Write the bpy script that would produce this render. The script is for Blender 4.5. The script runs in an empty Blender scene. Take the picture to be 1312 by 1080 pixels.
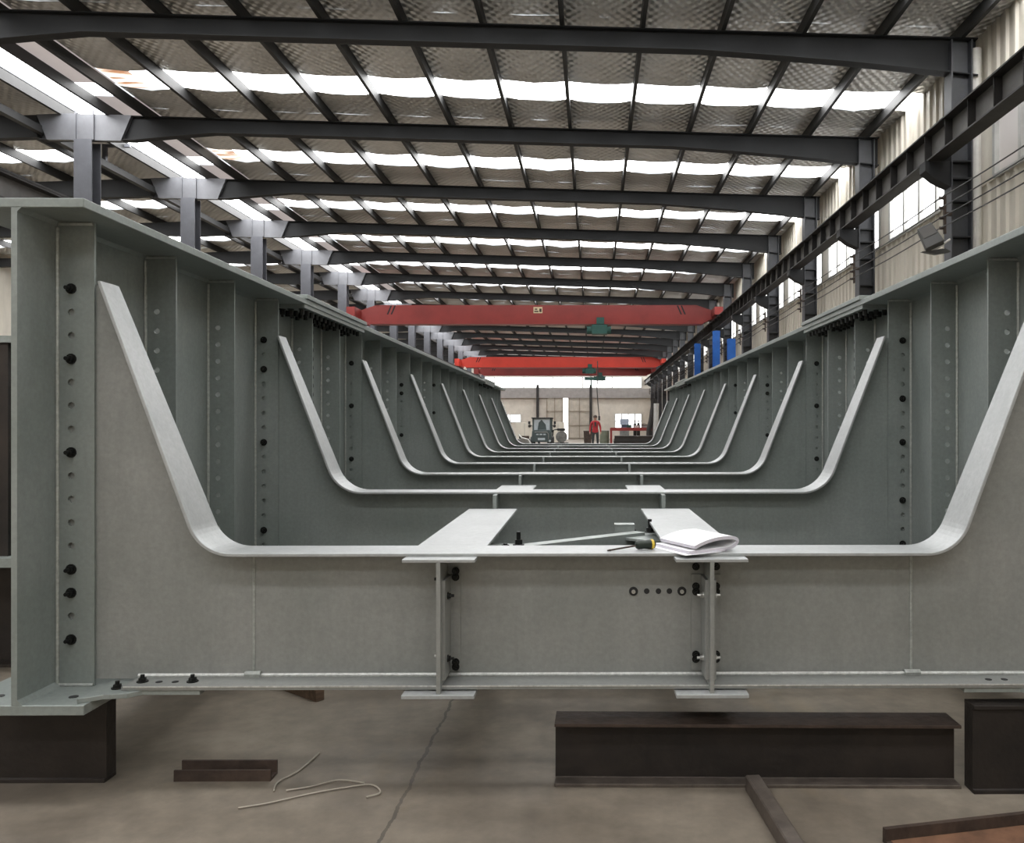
import bpy, bmesh, math, random
from mathutils import Vector, Matrix
random.seed(7)
C = bpy.context.scene.collection
PI = math.pi
U = 0.0028                      # metres per measuring unit on the bridge
D1 = 1050 * U                   # distance of the first cross frame
YAW = math.radians(0.546)       # bridge against the hall axis
ROT = Matrix.Rotation(YAW, 4, 'Z')
CAMH = 450 * U

# ------------------------------------------------------------ materials
def nodes_of(name):
    m = bpy.data.materials.new(name); m.use_nodes = True
    nt = m.node_tree
    return m, nt, nt.nodes['Principled BSDF']

def mat(name, col, rough=.5, metal=0., var=.15, scale=3., bump=0., bscale=40., stretch=(1, 1, 1), col2=None, detail=6):
    m, nt, b = nodes_of(name)
    N, L = nt.nodes, nt.links
    tc = N.new('ShaderNodeTexCoord'); mp = N.new('ShaderNodeMapping')
    mp.inputs['Scale'].default_value = stretch
    L.new(tc.outputs['Object'], mp.inputs['Vector'])
    n = N.new('ShaderNodeTexNoise'); n.inputs['Scale'].default_value = scale; n.inputs['Detail'].default_value = detail
    n.inputs['Roughness'].default_value = .65
    L.new(mp.outputs['Vector'], n.inputs['Vector'])
    r = N.new('ShaderNodeValToRGB'); r.color_ramp.elements[0].position = .3; r.color_ramp.elements[1].position = .7
    c2 = col2 or tuple(min(1, c * (1 + var)) for c in col)
    c1 = tuple(c * (1 - var) for c in col)
    r.color_ramp.elements[0].color = (*c1, 1); r.color_ramp.elements[1].color = (*c2, 1)
    L.new(n.outputs['Fac'], r.inputs['Fac']); L.new(r.outputs['Color'], b.inputs['Base Color'])
    b.inputs['Roughness'].default_value = rough; b.inputs['Metallic'].default_value = metal
    if bump:
        n2 = N.new('ShaderNodeTexNoise'); n2.inputs['Scale'].default_value = bscale
        L.new(mp.outputs['Vector'], n2.inputs['Vector'])
        bp = N.new('ShaderNodeBump'); bp.inputs['Strength'].default_value = bump; bp.inputs['Distance'].default_value = .02
        L.new(n2.outputs['Fac'], bp.inputs['Height']); L.new(bp.outputs['Normal'], b.inputs['Normal'])
    return m

def emis(name, col, strength):
    m, nt, b = nodes_of(name)
    N, L = nt.nodes, nt.links
    tc = N.new('ShaderNodeTexCoord'); n = N.new('ShaderNodeTexNoise'); n.inputs['Scale'].default_value = 1.3
    L.new(tc.outputs['Object'], n.inputs['Vector'])
    r = N.new('ShaderNodeValToRGB')
    r.color_ramp.elements[0].color = (*[c * .85 for c in col], 1); r.color_ramp.elements[1].color = (*col, 1)
    L.new(n.outputs['Fac'], r.inputs['Fac']); L.new(r.outputs['Color'], b.inputs['Emission Color'])
    b.inputs['Base Color'].default_value = (.6, .6, .6, 1)
    b.inputs['Emission Strength'].default_value = strength
    return m

def rust_sheet():
    m, nt, b = nodes_of('rust stained skylight sheet')
    N, L = nt.nodes, nt.links
    tc = N.new('ShaderNodeTexCoord'); mp = N.new('ShaderNodeMapping'); mp.inputs['Scale'].default_value = (1.2, 5, 1)
    n = N.new('ShaderNodeTexNoise'); n.inputs['Scale'].default_value = 1.6; n.inputs['Detail'].default_value = 6
    L.new(tc.outputs['Object'], mp.inputs['Vector']); L.new(mp.outputs['Vector'], n.inputs['Vector'])
    r = N.new('ShaderNodeValToRGB'); r.color_ramp.elements[0].position = .40; r.color_ramp.elements[1].position = .58
    r.color_ramp.elements[0].color = (.28, .10, .03, 1); r.color_ramp.elements[1].color = (1, .92, .8, 1)
    L.new(n.outputs['Fac'], r.inputs['Fac']); L.new(r.outputs['Color'], b.inputs['Emission Color'])
    b.inputs['Emission Strength'].default_value = 1.3
    return m

def steel_paint(name='zinc grey shop primer', lo=(.245, .277, .262), hi=(.318, .346, .332)):
    m, nt, b = nodes_of(name)
    N, L = nt.nodes, nt.links
    tc = N.new('ShaderNodeTexCoord')
    def noise(s, sc, det=5):
        mp = N.new('ShaderNodeMapping'); mp.inputs['Scale'].default_value = s; L.new(tc.outputs['Object'], mp.inputs['Vector'])
        n = N.new('ShaderNodeTexNoise'); n.inputs['Scale'].default_value = sc; n.inputs['Detail'].default_value = det; n.inputs['Roughness'].default_value = .6
        L.new(mp.outputs['Vector'], n.inputs['Vector']); return n
    n1 = noise((1, 1, 1), 2.2); n2 = noise((1, 1, 1), 60, 3); n3 = noise((9, 9, .8), 3.)
    r = N.new('ShaderNodeValToRGB')
    r.color_ramp.elements[0].position = .3; r.color_ramp.elements[0].color = (*lo, 1)
    r.color_ramp.elements[1].position = .72; r.color_ramp.elements[1].color = (*hi, 1)
    L.new(n1.outputs['Fac'], r.inputs['Fac'])
    mx = N.new('ShaderNodeMix'); mx.data_type = 'RGBA'; mx.blend_type = 'OVERLAY'; mx.inputs['Factor'].default_value = .10
    L.new(r.outputs['Color'], mx.inputs['A']); L.new(n3.outputs['Fac'], mx.inputs['B'])
    mx2 = N.new('ShaderNodeMix'); mx2.data_type = 'RGBA'; mx2.blend_type = 'OVERLAY'; mx2.inputs['Factor'].default_value = .18
    L.new(mx.outputs['Result'], mx2.inputs['A']); L.new(n2.outputs['Fac'], mx2.inputs['B'])
    L.new(mx2.outputs['Result'], b.inputs['Base Color'])
    b.inputs['Roughness'].default_value = .42; b.inputs['Metallic'].default_value = .25
    bp = N.new('ShaderNodeBump'); bp.inputs['Strength'].default_value = .12; bp.inputs['Distance'].default_value = .004
    L.new(n2.outputs['Fac'], bp.inputs['Height']); L.new(bp.outputs['Normal'], b.inputs['Normal'])
    return m

def foil():
    m, nt, b = nodes_of('silver quilted roof foil')
    N, L = nt.nodes, nt.links
    tc = N.new('ShaderNodeTexCoord')
    w = []
    for a in (38, -38):
        mp = N.new('ShaderNodeMapping'); mp.inputs['Rotation'].default_value = (0, 0, math.radians(a)); L.new(tc.outputs['Object'], mp.inputs['Vector'])
        x = N.new('ShaderNodeTexWave'); x.inputs['Scale'].default_value = 2.6; x.inputs['Distortion'].default_value = 1.5; x.inputs['Detail'].default_value = 2; x.inputs['Detail Scale'].default_value = .6
        L.new(mp.outputs['Vector'], x.inputs['Vector']); w.append(x)
    ma = N.new('ShaderNodeMath'); ma.operation = 'ADD'
    L.new(w[0].outputs['Fac'], ma.inputs[0]); L.new(w[1].outputs['Fac'], ma.inputs[1])
    n = N.new('ShaderNodeTexNoise'); n.inputs['Scale'].default_value = .9; n.inputs['Detail'].default_value = 6
    L.new(tc.outputs['Object'], n.inputs['Vector'])
    r = N.new('ShaderNodeValToRGB'); r.color_ramp.elements[0].position = .3; r.color_ramp.elements[1].position = .75
    r.color_ramp.elements[0].color = (.52, .51, .49, 1); r.color_ramp.elements[1].color = (.80, .79, .77, 1)
    L.new(n.outputs['Fac'], r.inputs['Fac']); L.new(r.outputs['Color'], b.inputs['Base Color'])
    bp = N.new('ShaderNodeBump'); bp.inputs['Strength'].default_value = .55; bp.inputs['Distance'].default_value = .05
    L.new(ma.outputs['Value'], bp.inputs['Height']); L.new(bp.outputs['Normal'], b.inputs['Normal'])
    b.inputs['Roughness'].default_value = .4; b.inputs['Metallic'].default_value = .45
    return m

def concrete():
    m, nt, b = nodes_of('stained concrete floor')
    N, L = nt.nodes, nt.links
    tc = N.new('ShaderNodeTexCoord')
    def noise(sc, det, s=(1, 1, 1)):
        mp = N.new('ShaderNodeMapping'); mp.inputs['Scale'].default_value = s; L.new(tc.outputs['Object'], mp.inputs['Vector'])
        n = N.new('ShaderNodeTexNoise'); n.inputs['Scale'].default_value = sc; n.inputs['Detail'].default_value = det; n.inputs['Roughness'].default_value = .62
        L.new(mp.outputs['Vector'], n.inputs['Vector']); return n
    n1 = noise(1.1, 10); n2 = noise(9, 8); n3 = noise(.5, 4)
    r = N.new('ShaderNodeValToRGB')
    e = r.color_ramp.elements
    e[0].position = .28; e[0].color = (.100, .081, .060, 1); e[1].position = .72; e[1].color = (.250, .214, .170, 1)
    L.new(n1.outputs['Fac'], r.inputs['Fac'])
    mx = N.new('ShaderNodeMix'); mx.data_type = 'RGBA'; mx.blend_type = 'OVERLAY'; mx.inputs['Factor'].default_value = .5
    L.new(r.outputs['Color'], mx.inputs['A']); L.new(n2.outputs['Fac'], mx.inputs['B'])
    # poured-slab joints: every 3.1 m across, every 5 m along
    sp = N.new('ShaderNodeSeparateXYZ'); L.new(tc.outputs['Object'], sp.inputs['Vector'])
    def joint(out, period, phase):
        wob = N.new('ShaderNodeMath'); wob.operation = 'MULTIPLY_ADD'; wob.inputs[1].default_value = .05
        L.new(n2.outputs['Fac'], wob.inputs[0]); L.new(out, wob.inputs[2])
        a = N.new('ShaderNodeMath'); a.operation = 'ADD'; a.inputs[1].default_value = phase; L.new(wob.outputs[0], a.inputs[0])
        p = N.new('ShaderNodeMath'); p.operation = 'PINGPONG'; p.inputs[1].default_value = period / 2; L.new(a.outputs[0], p.inputs[0])
        l = N.new('ShaderNodeMath'); l.operation = 'LESS_THAN'; l.inputs[1].default_value = .006; L.new(p.outputs[0], l.inputs[0]); return l
    j1 = joint(sp.outputs['X'], 3.1, .66 + 31 - .04)
    j2 = joint(sp.outputs['Y'], 6., 1.5)
    mxj = N.new('ShaderNodeMath'); mxj.operation = 'MAXIMUM'; L.new(j1.outputs[0], mxj.inputs[0]); L.new(j2.outputs[0], mxj.inputs[1])
    sc = N.new('ShaderNodeMath'); sc.operation = 'MULTIPLY'; sc.inputs[1].default_value = .65; L.new(mxj.outputs[0], sc.inputs[0])
    mj = N.new('ShaderNodeMix'); mj.data_type = 'RGBA'; L.new(sc.outputs[0], mj.inputs['Factor'])
    L.new(mx.outputs['Result'], mj.inputs['A']); mj.inputs['B'].default_value = (.035, .03, .026, 1)
    # old oil stains and ochre smears
    r3 = N.new('ShaderNodeValToRGB'); r3.color_ramp.elements[0].position = .52; r3.color_ramp.elements[1].position = .68
    r3.color_ramp.elements[0].color = (0, 0, 0, 1); r3.color_ramp.elements[1].color = (.55, .55, .55, 1)
    n4 = noise(.8, 7, (1, 1.6, 1)); L.new(n4.outputs['Fac'], r3.inputs['Fac'])
    mo = N.new('ShaderNodeMix'); mo.data_type = 'RGBA'; L.new(r3.outputs['Color'], mo.inputs['Factor'])
    L.new(mj.outputs['Result'], mo.inputs['A']); mo.inputs['B'].default_value = (.075, .062, .048, 1)
    r4 = N.new('ShaderNodeValToRGB'); r4.color_ramp.elements[0].position = .58; r4.color_ramp.elements[1].position = .72
    r4.color_ramp.elements[0].color = (0, 0, 0, 1); r4.color_ramp.elements[1].color = (.35, .35, .35, 1)
    n5 = noise(1.7, 5, (1, .5, 1)); L.new(n5.outputs['Fac'], r4.inputs['Fac'])
    my = N.new('ShaderNodeMix'); my.data_type = 'RGBA'; L.new(r4.outputs['Color'], my.inputs['Factor'])
    L.new(mo.outputs['Result'], my.inputs['A']); my.inputs['B'].default_value = (.27, .20, .11, 1)
    L.new(my.outputs['Result'], b.inputs['Base Color'])
    r2 = N.new('ShaderNodeValToRGB'); r2.color_ramp.elements[0].color = (.45, .45, .45, 1); r2.color_ramp.elements[1].color = (.75, .75, .75, 1)
    L.new(n3.outputs['Fac'], r2.inputs['Fac']); L.new(r2.outputs['Color'], b.inputs['Roughness'])
    bp = N.new('ShaderNodeBump'); bp.inputs['Strength'].default_value = .15; bp.inputs['Distance'].default_value = .01
    L.new(n2.outputs['Fac'], bp.inputs['Height']); L.new(bp.outputs['Normal'], b.inputs['Normal'])
    return m

M = dict(
    paint=steel_paint(), foil=foil(), concrete=concrete(),
    light=steel_paint('grey primer with baked top light', (.345, .36, .358), (.445, .458, .458)),  # same primer, lightened: overhead light on the flange tops put into the colour
    warm=steel_paint('grey primer with baked floor bounce', (.256, .268, .255), (.332, .338, .324)),  # same primer, tinted: floor bounce at the first frame put into the colour
    bead=mat('dull weld bead', (.40, .42, .40), .4, .3, .25, 60),
    weld=mat('bright weld bead', (.62, .63, .61), .35, .5, .25, 60),
    bolt=mat('blackened bolt steel', (.018, .019, .018), .45, .6, .3, 30),
    zinc=mat('zinc plated bolt', (.55, .55, .53), .3, .8, .2, 30),
    dark=mat('hole shadow steel', (.02, .02, .02), .8),
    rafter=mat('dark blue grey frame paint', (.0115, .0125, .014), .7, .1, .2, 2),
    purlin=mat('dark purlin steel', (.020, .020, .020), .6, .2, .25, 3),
    column=mat('grey frame paint', (.095, .098, .112), .5, .1, .15, 4),
    wcol=mat('grey wall column paint', (.055, .058, .065), .5, .1, .2, 4),
    haunch=mat('light grey frame paint', (.125, .128, .14), .5, .1, .15, 4),
    runway=mat('dusty dark runway steel', (.030, .028, .027), .6, .2, .35, 2.5),
    runweb=mat('dusty grey runway web', (.11, .105, .10), .6, .1, .3, 2.5),
    cream=mat('cream sheet cladding', (.66, .62, .54), .55, .0, .12, 2, stretch=(1, 1, .3)),
    creamd=mat('dusty cream render', (.60, .555, .49), .8, .0, .12, 1.5),
    frame=mat('white window frame', (.55, .55, .53), .5),
    sky=emis('daylit skylight sheet', (1, 1, 1), 10.),
    skyd=emis('thin pinkish daylit roof sheet', (.50, .44, .43), .55),
    pane=emis('daylit frosted pane', (1, 1, 1), 2.4),
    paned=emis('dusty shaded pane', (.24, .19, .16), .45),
    rusty=rust_sheet(),
    red=mat('red crane paint', (.23, .028, .024), .45, 0, .15, 1.2),
    red2=mat('fresh red crane paint', (.60, .050, .030), .4, 0, .1, 1.2),
    green=mat('teal hoist paint', (.015, .07, .058), .5),
    blue=mat('blue post paint', (.02, .13, .50), .45),
    plate=mat('pale sign plate', (.65, .55, .35), .5),
    mill=mat('dark rusty mill steel', (.022, .020, .019), .55, .35, .5, 2.2, bump=.1, col2=(.046, .036, .030)),
    millr=mat('brown rusty steel', (.055, .037, .028), .7, .2, .45, 9., bump=.15),
    orange=mat('orange rust face', (.15, .075, .042), .8, .1, .4, 8.),
    bar=mat('worn flat bar steel', (.12, .10, .085), .55, .4, .35, 12),
    wood=mat('old brown timber', (.13, .085, .055), .8, 0, .4, 6, stretch=(1, 6, 6)),
    paper=mat('white paper', (.80, .80, .82), .7, 0, .05, 5),
    paperd=mat('paper edges', (.62, .60, .66), .8, 0, .12, 80, stretch=(1, 1, 12)),
    handle=mat('dark green handle plastic', (.006, .014, .007), .45),
    yellow=mat('yellow handle stripe', (.70, .50, .06), .4),
    strand=mat('pale plastic strand', (.40, .36, .30), .6),
    black=mat('black rubber', (.015, .015, .016), .6),
    flift=mat('dark green grey truck paint', (.055, .075, .075), .45),
    glass=mat('pale cab glass', (.45, .50, .53), .15),
    cloth_red=mat('red work jacket', (.36, .025, .032), .8),
    cloth_dark=mat('dark work trousers', (.035, .04, .04), .85),
    skin=mat('skin', (.45, .26, .19), .6),
    lamp=mat('dark lamp housing', (.06, .06, .058), .5),
    lampg=mat('lamp glass', (.10, .095, .09), .3),
    pipe=mat('cream drain pipe', (.72, .70, .66), .5),
    cable=mat('dark cable', (.03, .03, .03), .6),
    greymach=mat('grey machine enamel', (.22, .22, .21), .5, 0, .4, 3),
)

# ------------------------------------------------------------ mesh builder
class MB:
    def __init__(s): s.v = []; s.f = []; s.mi = []
    def add(s, vs, fs, mi=0):
        o = len(s.v); s.v += [tuple(v) for v in vs]
        s.f += [tuple(o + i for i in f) for f in fs]; s.mi += [mi] * len(fs)
        return s
    def box(s, x0, x1, y0, y1, z0, z1, mi=0):
        return s.add([(x0, y0, z0), (x1, y0, z0), (x1, y1, z0), (x0, y1, z0), (x0, y0, z1), (x1, y0, z1), (x1, y1, z1), (x0, y1, z1)],
                     [(0, 3, 2, 1), (4, 5, 6, 7), (0, 1, 5, 4), (1, 2, 6, 5), (2, 3, 7, 6), (3, 0, 4, 7)], mi)
    def prism(s, poly, ax, a, b, mi=0):
        def P(p, t):
            return (t, p[0], p[1]) if ax == 'x' else (p[0], t, p[1]) if ax == 'y' else (p[0], p[1], t)
        n = len(poly)
        return s.add([P(p, a) for p in poly] + [P(p, b) for p in poly],
                     [tuple(range(n)), tuple(range(2 * n - 1, n - 1, -1))] + [(i, i + n, (i + 1) % n + n, (i + 1) % n) for i in range(n)], mi)
    def cyl(s, p, q, r, n=10, r2=None, mi=0):
        p, q = Vector(p), Vector(q); r2 = r if r2 is None else r2
        d = (q - p).normalized(); a = d.orthogonal().normalized(); b = d.cross(a)
        vs = [p + (a * math.cos(2 * PI * i / n) + b * math.sin(2 * PI * i / n)) * r for i in range(n)]
        vs += [q + (a * math.cos(2 * PI * i / n) + b * math.sin(2 * PI * i / n)) * r2 for i in range(n)]
        return s.add(vs, [tuple(range(n)), tuple(range(2 * n - 1, n - 1, -1))] + [(i, i + n, (i + 1) % n + n, (i + 1) % n) for i in range(n)], mi)
    def tube(s, pts, r, n=6, mi=0):
        pts = [Vector(p) for p in pts]; m = len(pts); vs = []
        for k, p in enumerate(pts):
            t = (pts[min(k + 1, m - 1)] - pts[max(k - 1, 0)]).normalized()
            a = t.cross(Vector((.13, .21, .97))).normalized(); b = t.cross(a)
            vs += [p + (a * math.cos(2 * PI * i / n) + b * math.sin(2 * PI * i / n)) * r for i in range(n)]
        fs = [tuple(range(n)), tuple(range(n * m - 1, n * (m - 1) - 1, -1))]
        for k in range(m - 1):
            fs += [(k * n + i, (k + 1) * n + i, (k + 1) * n + (i + 1) % n, k * n + (i + 1) % n) for i in range(n)]
        return s.add(vs, fs, mi)
    def lathe(s, prof, n=14, ctr=(0, 0, 0), ax='z', mi=0):
        vs = []; m = len(prof)
        for r, h in prof:
            for i in range(n):
                c, d = r * math.cos(2 * PI * i / n), r * math.sin(2 * PI * i / n)
                q = (c, d, h) if ax == 'z' else (h, c, d) if ax == 'x' else (c, h, d)
                vs.append(tuple(q[j] + ctr[j] for j in range(3)))
        fs = [tuple(range(n)), tuple(range(n * m - 1, n * (m - 1) - 1, -1))]
        for k in range(m - 1):
            fs += [(k * n + i, (k + 1) * n + i, (k + 1) * n + (i + 1) % n, k * n + (i + 1) % n) for i in range(n)]
        return s.add(vs, fs, mi)
    def quad(s, a, b, c, d, mi=0): return s.add([a, b, c, d], [(0, 1, 2, 3)], mi)
    def mesh(s, name, mats, scale=1., org=(0, 0, 0), smooth=False, bevel=0):
        me = bpy.data.meshes.new(name)
        me.from_pydata([tuple((v[i] - org[i]) * scale for i in range(3)) for v in s.v], [], s.f)
        mats = mats if isinstance(mats, (list, tuple)) else [mats]
        for m in mats: me.materials.append(m)
        for p, k in zip(me.polygons, s.mi): p.material_index = k
        bm = bmesh.new(); bm.from_mesh(me)
        if bevel: bmesh.ops.bevel(bm, geom=[e for e in bm.edges if len(e.link_faces) == 2 and e.calc_face_angle(0) > .6], offset=bevel, segments=1, affect='EDGES', clamp_overlap=True)
        bmesh.ops.recalc_face_normals(bm, faces=bm.faces); bm.to_mesh(me); bm.free()
        if smooth:
            for p in me.polygons: p.use_smooth = True
        return me

def link(name, me, parent=None):
    o = bpy.data.objects.new(name, me); C.objects.link(o)
    if parent: o.parent = parent
    return o
def tag(o, label, cat, group=None):
    o['label'] = label; o['category'] = cat
    if group: o['group'] = group
    if o.name.split('.')[0] in ('support_beam', 'loose_steel_beam', 'crane_runway_beam'): o['kind'] = 'thing'
    return o
def struct(name, mb, mats, parent=None):
    o = link(name, mb.mesh(name, mats), parent)
    if not parent: o['kind'] = 'structure'
    return o
def hall(name, mb, mats, parent=None, org=(0, 0, 0), **k):           # metres, hall axes
    o = link(name, mb.mesh(name, mats, 1., org, **k), parent)
    if not parent: o.location = org
    return o
def empty(name, label, cat, loc=(0, 0, 0), group=None, rz=0):
    o = bpy.data.objects.new(name, None); C.objects.link(o); o.location = loc; o.rotation_euler = (0, 0, rz)
    o.empty_display_size = .2
    return tag(o, label, cat, group)
# bridge frame: x, y in units from the camera axis at the first cross frame, z in units relative to eye level
def bworld(x, y, z):
    return ROT @ Vector((x * U, y * U + D1, (z + 450) * U))
def bthing(name, mb, mats, org, **k):                                # a top-level mesh laid out in bridge units
    o = link(name, mb.mesh(name, mats, U, org, **k)); o.location = bworld(*org); o.rotation_euler = (0, 0, YAW); return o
def copy_thing(src, loc):
    r = src.copy(); C.objects.link(r); r.location = loc
    for ch in list(src.children):
        c = ch.copy(); C.objects.link(c); c.parent = r
        for g in list(ch.children):
            d = g.copy(); C.objects.link(d); d.parent = c
    return r

# ============================================================ THE BRIDGE SPAN
XC = -2.          # girder centre line
XF = -6.          # cross frame centre line
PITCH = 0.592 * 1050
NF = 9
root = empty('steel_bridge_span', 'grey primed steel bridge span with two plate girders and U shaped cross frames on supports', 'bridge', bworld(0, 0, -450), rz=YAW)
ORG = (0, 0, -450)
def bp(name, mb, m, parent=root, **k): return link(name, mb.mesh(name, m, U, ORG, **k), parent)
Y0 = -0.075 * 1050
Y1 = (NF - 1) * PITCH + 0.075 * 1050
HZ = [173 - 29.6 * i for i in range(16)]

def holes_plate(mb, x0, x1, z0, z1, y0, y1, hx, hz, r):
    hz = sorted(hz); cuts = [z0] + [(a + b) / 2 for a, b in zip(hz, hz[1:])] + [z1]
    for za, zb, h in zip(cuts, cuts[1:], hz):
        rect = [(x1, h), (x1, zb), (hx, zb), (x0, zb), (x0, h), (x0, za), (hx, za), (x1, za)]
        hole = [(hx + r * math.cos(i * PI / 4), h + r * math.sin(i * PI / 4)) for i in range(8)]
        vs = [(p[0], y, p[1]) for y in (y0, y1) for p in rect + hole]
        fs = []
        for i in range(8):
            j = (i + 1) % 8
            fs += [(i, j, 8 + j, 8 + i), (16 + i, 24 + i, 24 + j, 16 + j), (8 + i, 8 + j, 24 + j, 24 + i)]
        for i in (0, 7): fs.append((i, (i + 1) % 8, 16 + (i + 1) % 8, 16 + i))
        for i in (3, 4): fs.append((i, i + 1, 17 + i, 16 + i))
        if za == z0: fs += [(5, 6, 22, 21), (6, 7, 23, 22)]
        if zb == z1: fs += [(1, 2, 18, 17), (2, 3, 19, 18)]
        mb.add(vs, fs)

# bolts: shared meshes, one object per bolt up to 100, what is left as one stuff part
def bolt_mb(r, h, shank):
    b = MB(); b.cyl((0, 0, 0), (0, 0, 1.2), r * 1.45, 12); b.cyl((0, 0, 1.2), (0, 0, h), r, 6)
    if shank: b.cyl((0, 0, h), (0, 0, h + shank), r * .55, 8)
    return b
BOLT_ME = {}
bolts_done = 0
rest = MB()
AXR = {'-y': (PI / 2, 0, 0), '+y': (-PI / 2, 0, 0), '+x': (0, PI / 2, 0), '-x': (0, -PI / 2, 0), '+z': (0, 0, 0), '-z': (PI, 0, 0)}
def bolt(parent, x, y, z, ax, r=6, h=6, shank=5, m='bolt'):
    global bolts_done
    if bolts_done < 100:
        key = (r, h, shank, m)
        if key not in BOLT_ME: BOLT_ME[key] = bolt_mb(r, h, shank).mesh('bolt', M[m], U)
        o = link('bolt', BOLT_ME[key], parent)
        o.location = (x * U, y * U, (z + 450) * U); o.rotation_euler = AXR[ax]; bolts_done += 1
    else:
        d = {'-y': (0, -1, 0), '+y': (0, 1, 0), '+x': (1, 0, 0), '-x': (-1, 0, 0), '+z': (0, 0, 1), '-z': (0, 0, -1)}[ax]
        rest.cyl((x, y, z), (x + d[0] * h, y + d[1] * h, z + d[2] * h), r, 6)

# ---- main girders
girders = {}
for s in (-1, 1):
    X = lambda h, s=s: XC + s * h
    def xb(mb, h0, h1, y0, y1, z0, z1):
        a, b = sorted((X(h0), X(h1))); return mb.box(a, b, y0, y1, z0, z1)
    g = bp('main_girder', xb(MB(), 667, 674, Y0, Y1, -330, 257), M['paint'])
    girders[s] = g
    bp('top_flange', xb(MB(), 589, 752, Y0, Y1, 257, 268), M['paint'], g, bevel=.002)
    fl = MB()
    pts = [(X(589), Y0), (X(752), Y0), (X(752), Y1), (X(589), Y1)]
    bp('bottom_flange', fl.prism(pts, 'z', -342, -330), M['paint'], g, bevel=.002)
    # fillet welds web/flange and web/first stiffener
    w = MB(); w.prism([(X(667), -330), (X(661), -330), (X(667), -324)], 'y', Y0, Y1)
    w.prism([(X(667), 257), (X(662), 257), (X(667), 252)], 'y', Y0, Y1)
    bp('weld_bead', w, M['paint'], g)
    npan = (NF - 1) * 3
    for i in range(npan + 1):
        y = i * PITCH / 3; main = i % 3 == 0
        mb = MB(); a, b = sorted((X(667), X(620)))
        if i < 13: holes_plate(mb, a, b, -330, 257, y - 6, y - 2.2, X(649), HZ, 4.6)
        else: mb.box(a, b, y - 6, y - 2.2, -330, 257)
        bp('stiffener', mb, M['paint'], g)
        if i < 7:
            w = MB(); w.tube([(X(666), y - 6.5, -326), (X(666), y - 6.5, 250)], 2.6, 6); w.tube([(X(666), y - 6.5, -328.5), (X(621), y - 6.5, -328.5)], 2.4, 6)
            w.tube([(X(666), y - 6.5, 255), (X(621), y - 6.5, 255)], 2.4, 6)
            bp('weld_bead', w, M['bead'], g)
    # bolted splices
    for sy in (1.88, 4.86):
        yc = (sy - 1) * 1050
        bp('splice_plate', xb(MB(), 585, 745, yc - 235, yc + 235, 268, 277), M['paint'], g, bevel=.002)
        bp('splice_plate', xb(MB(), 592, 655, yc - 235, yc + 235, 249, 257), M['paint'], g)
        bp('splice_plate', xb(MB(), 663, 667, yc - 36, yc + 36, -300, 240), M['paint'], g)

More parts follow.
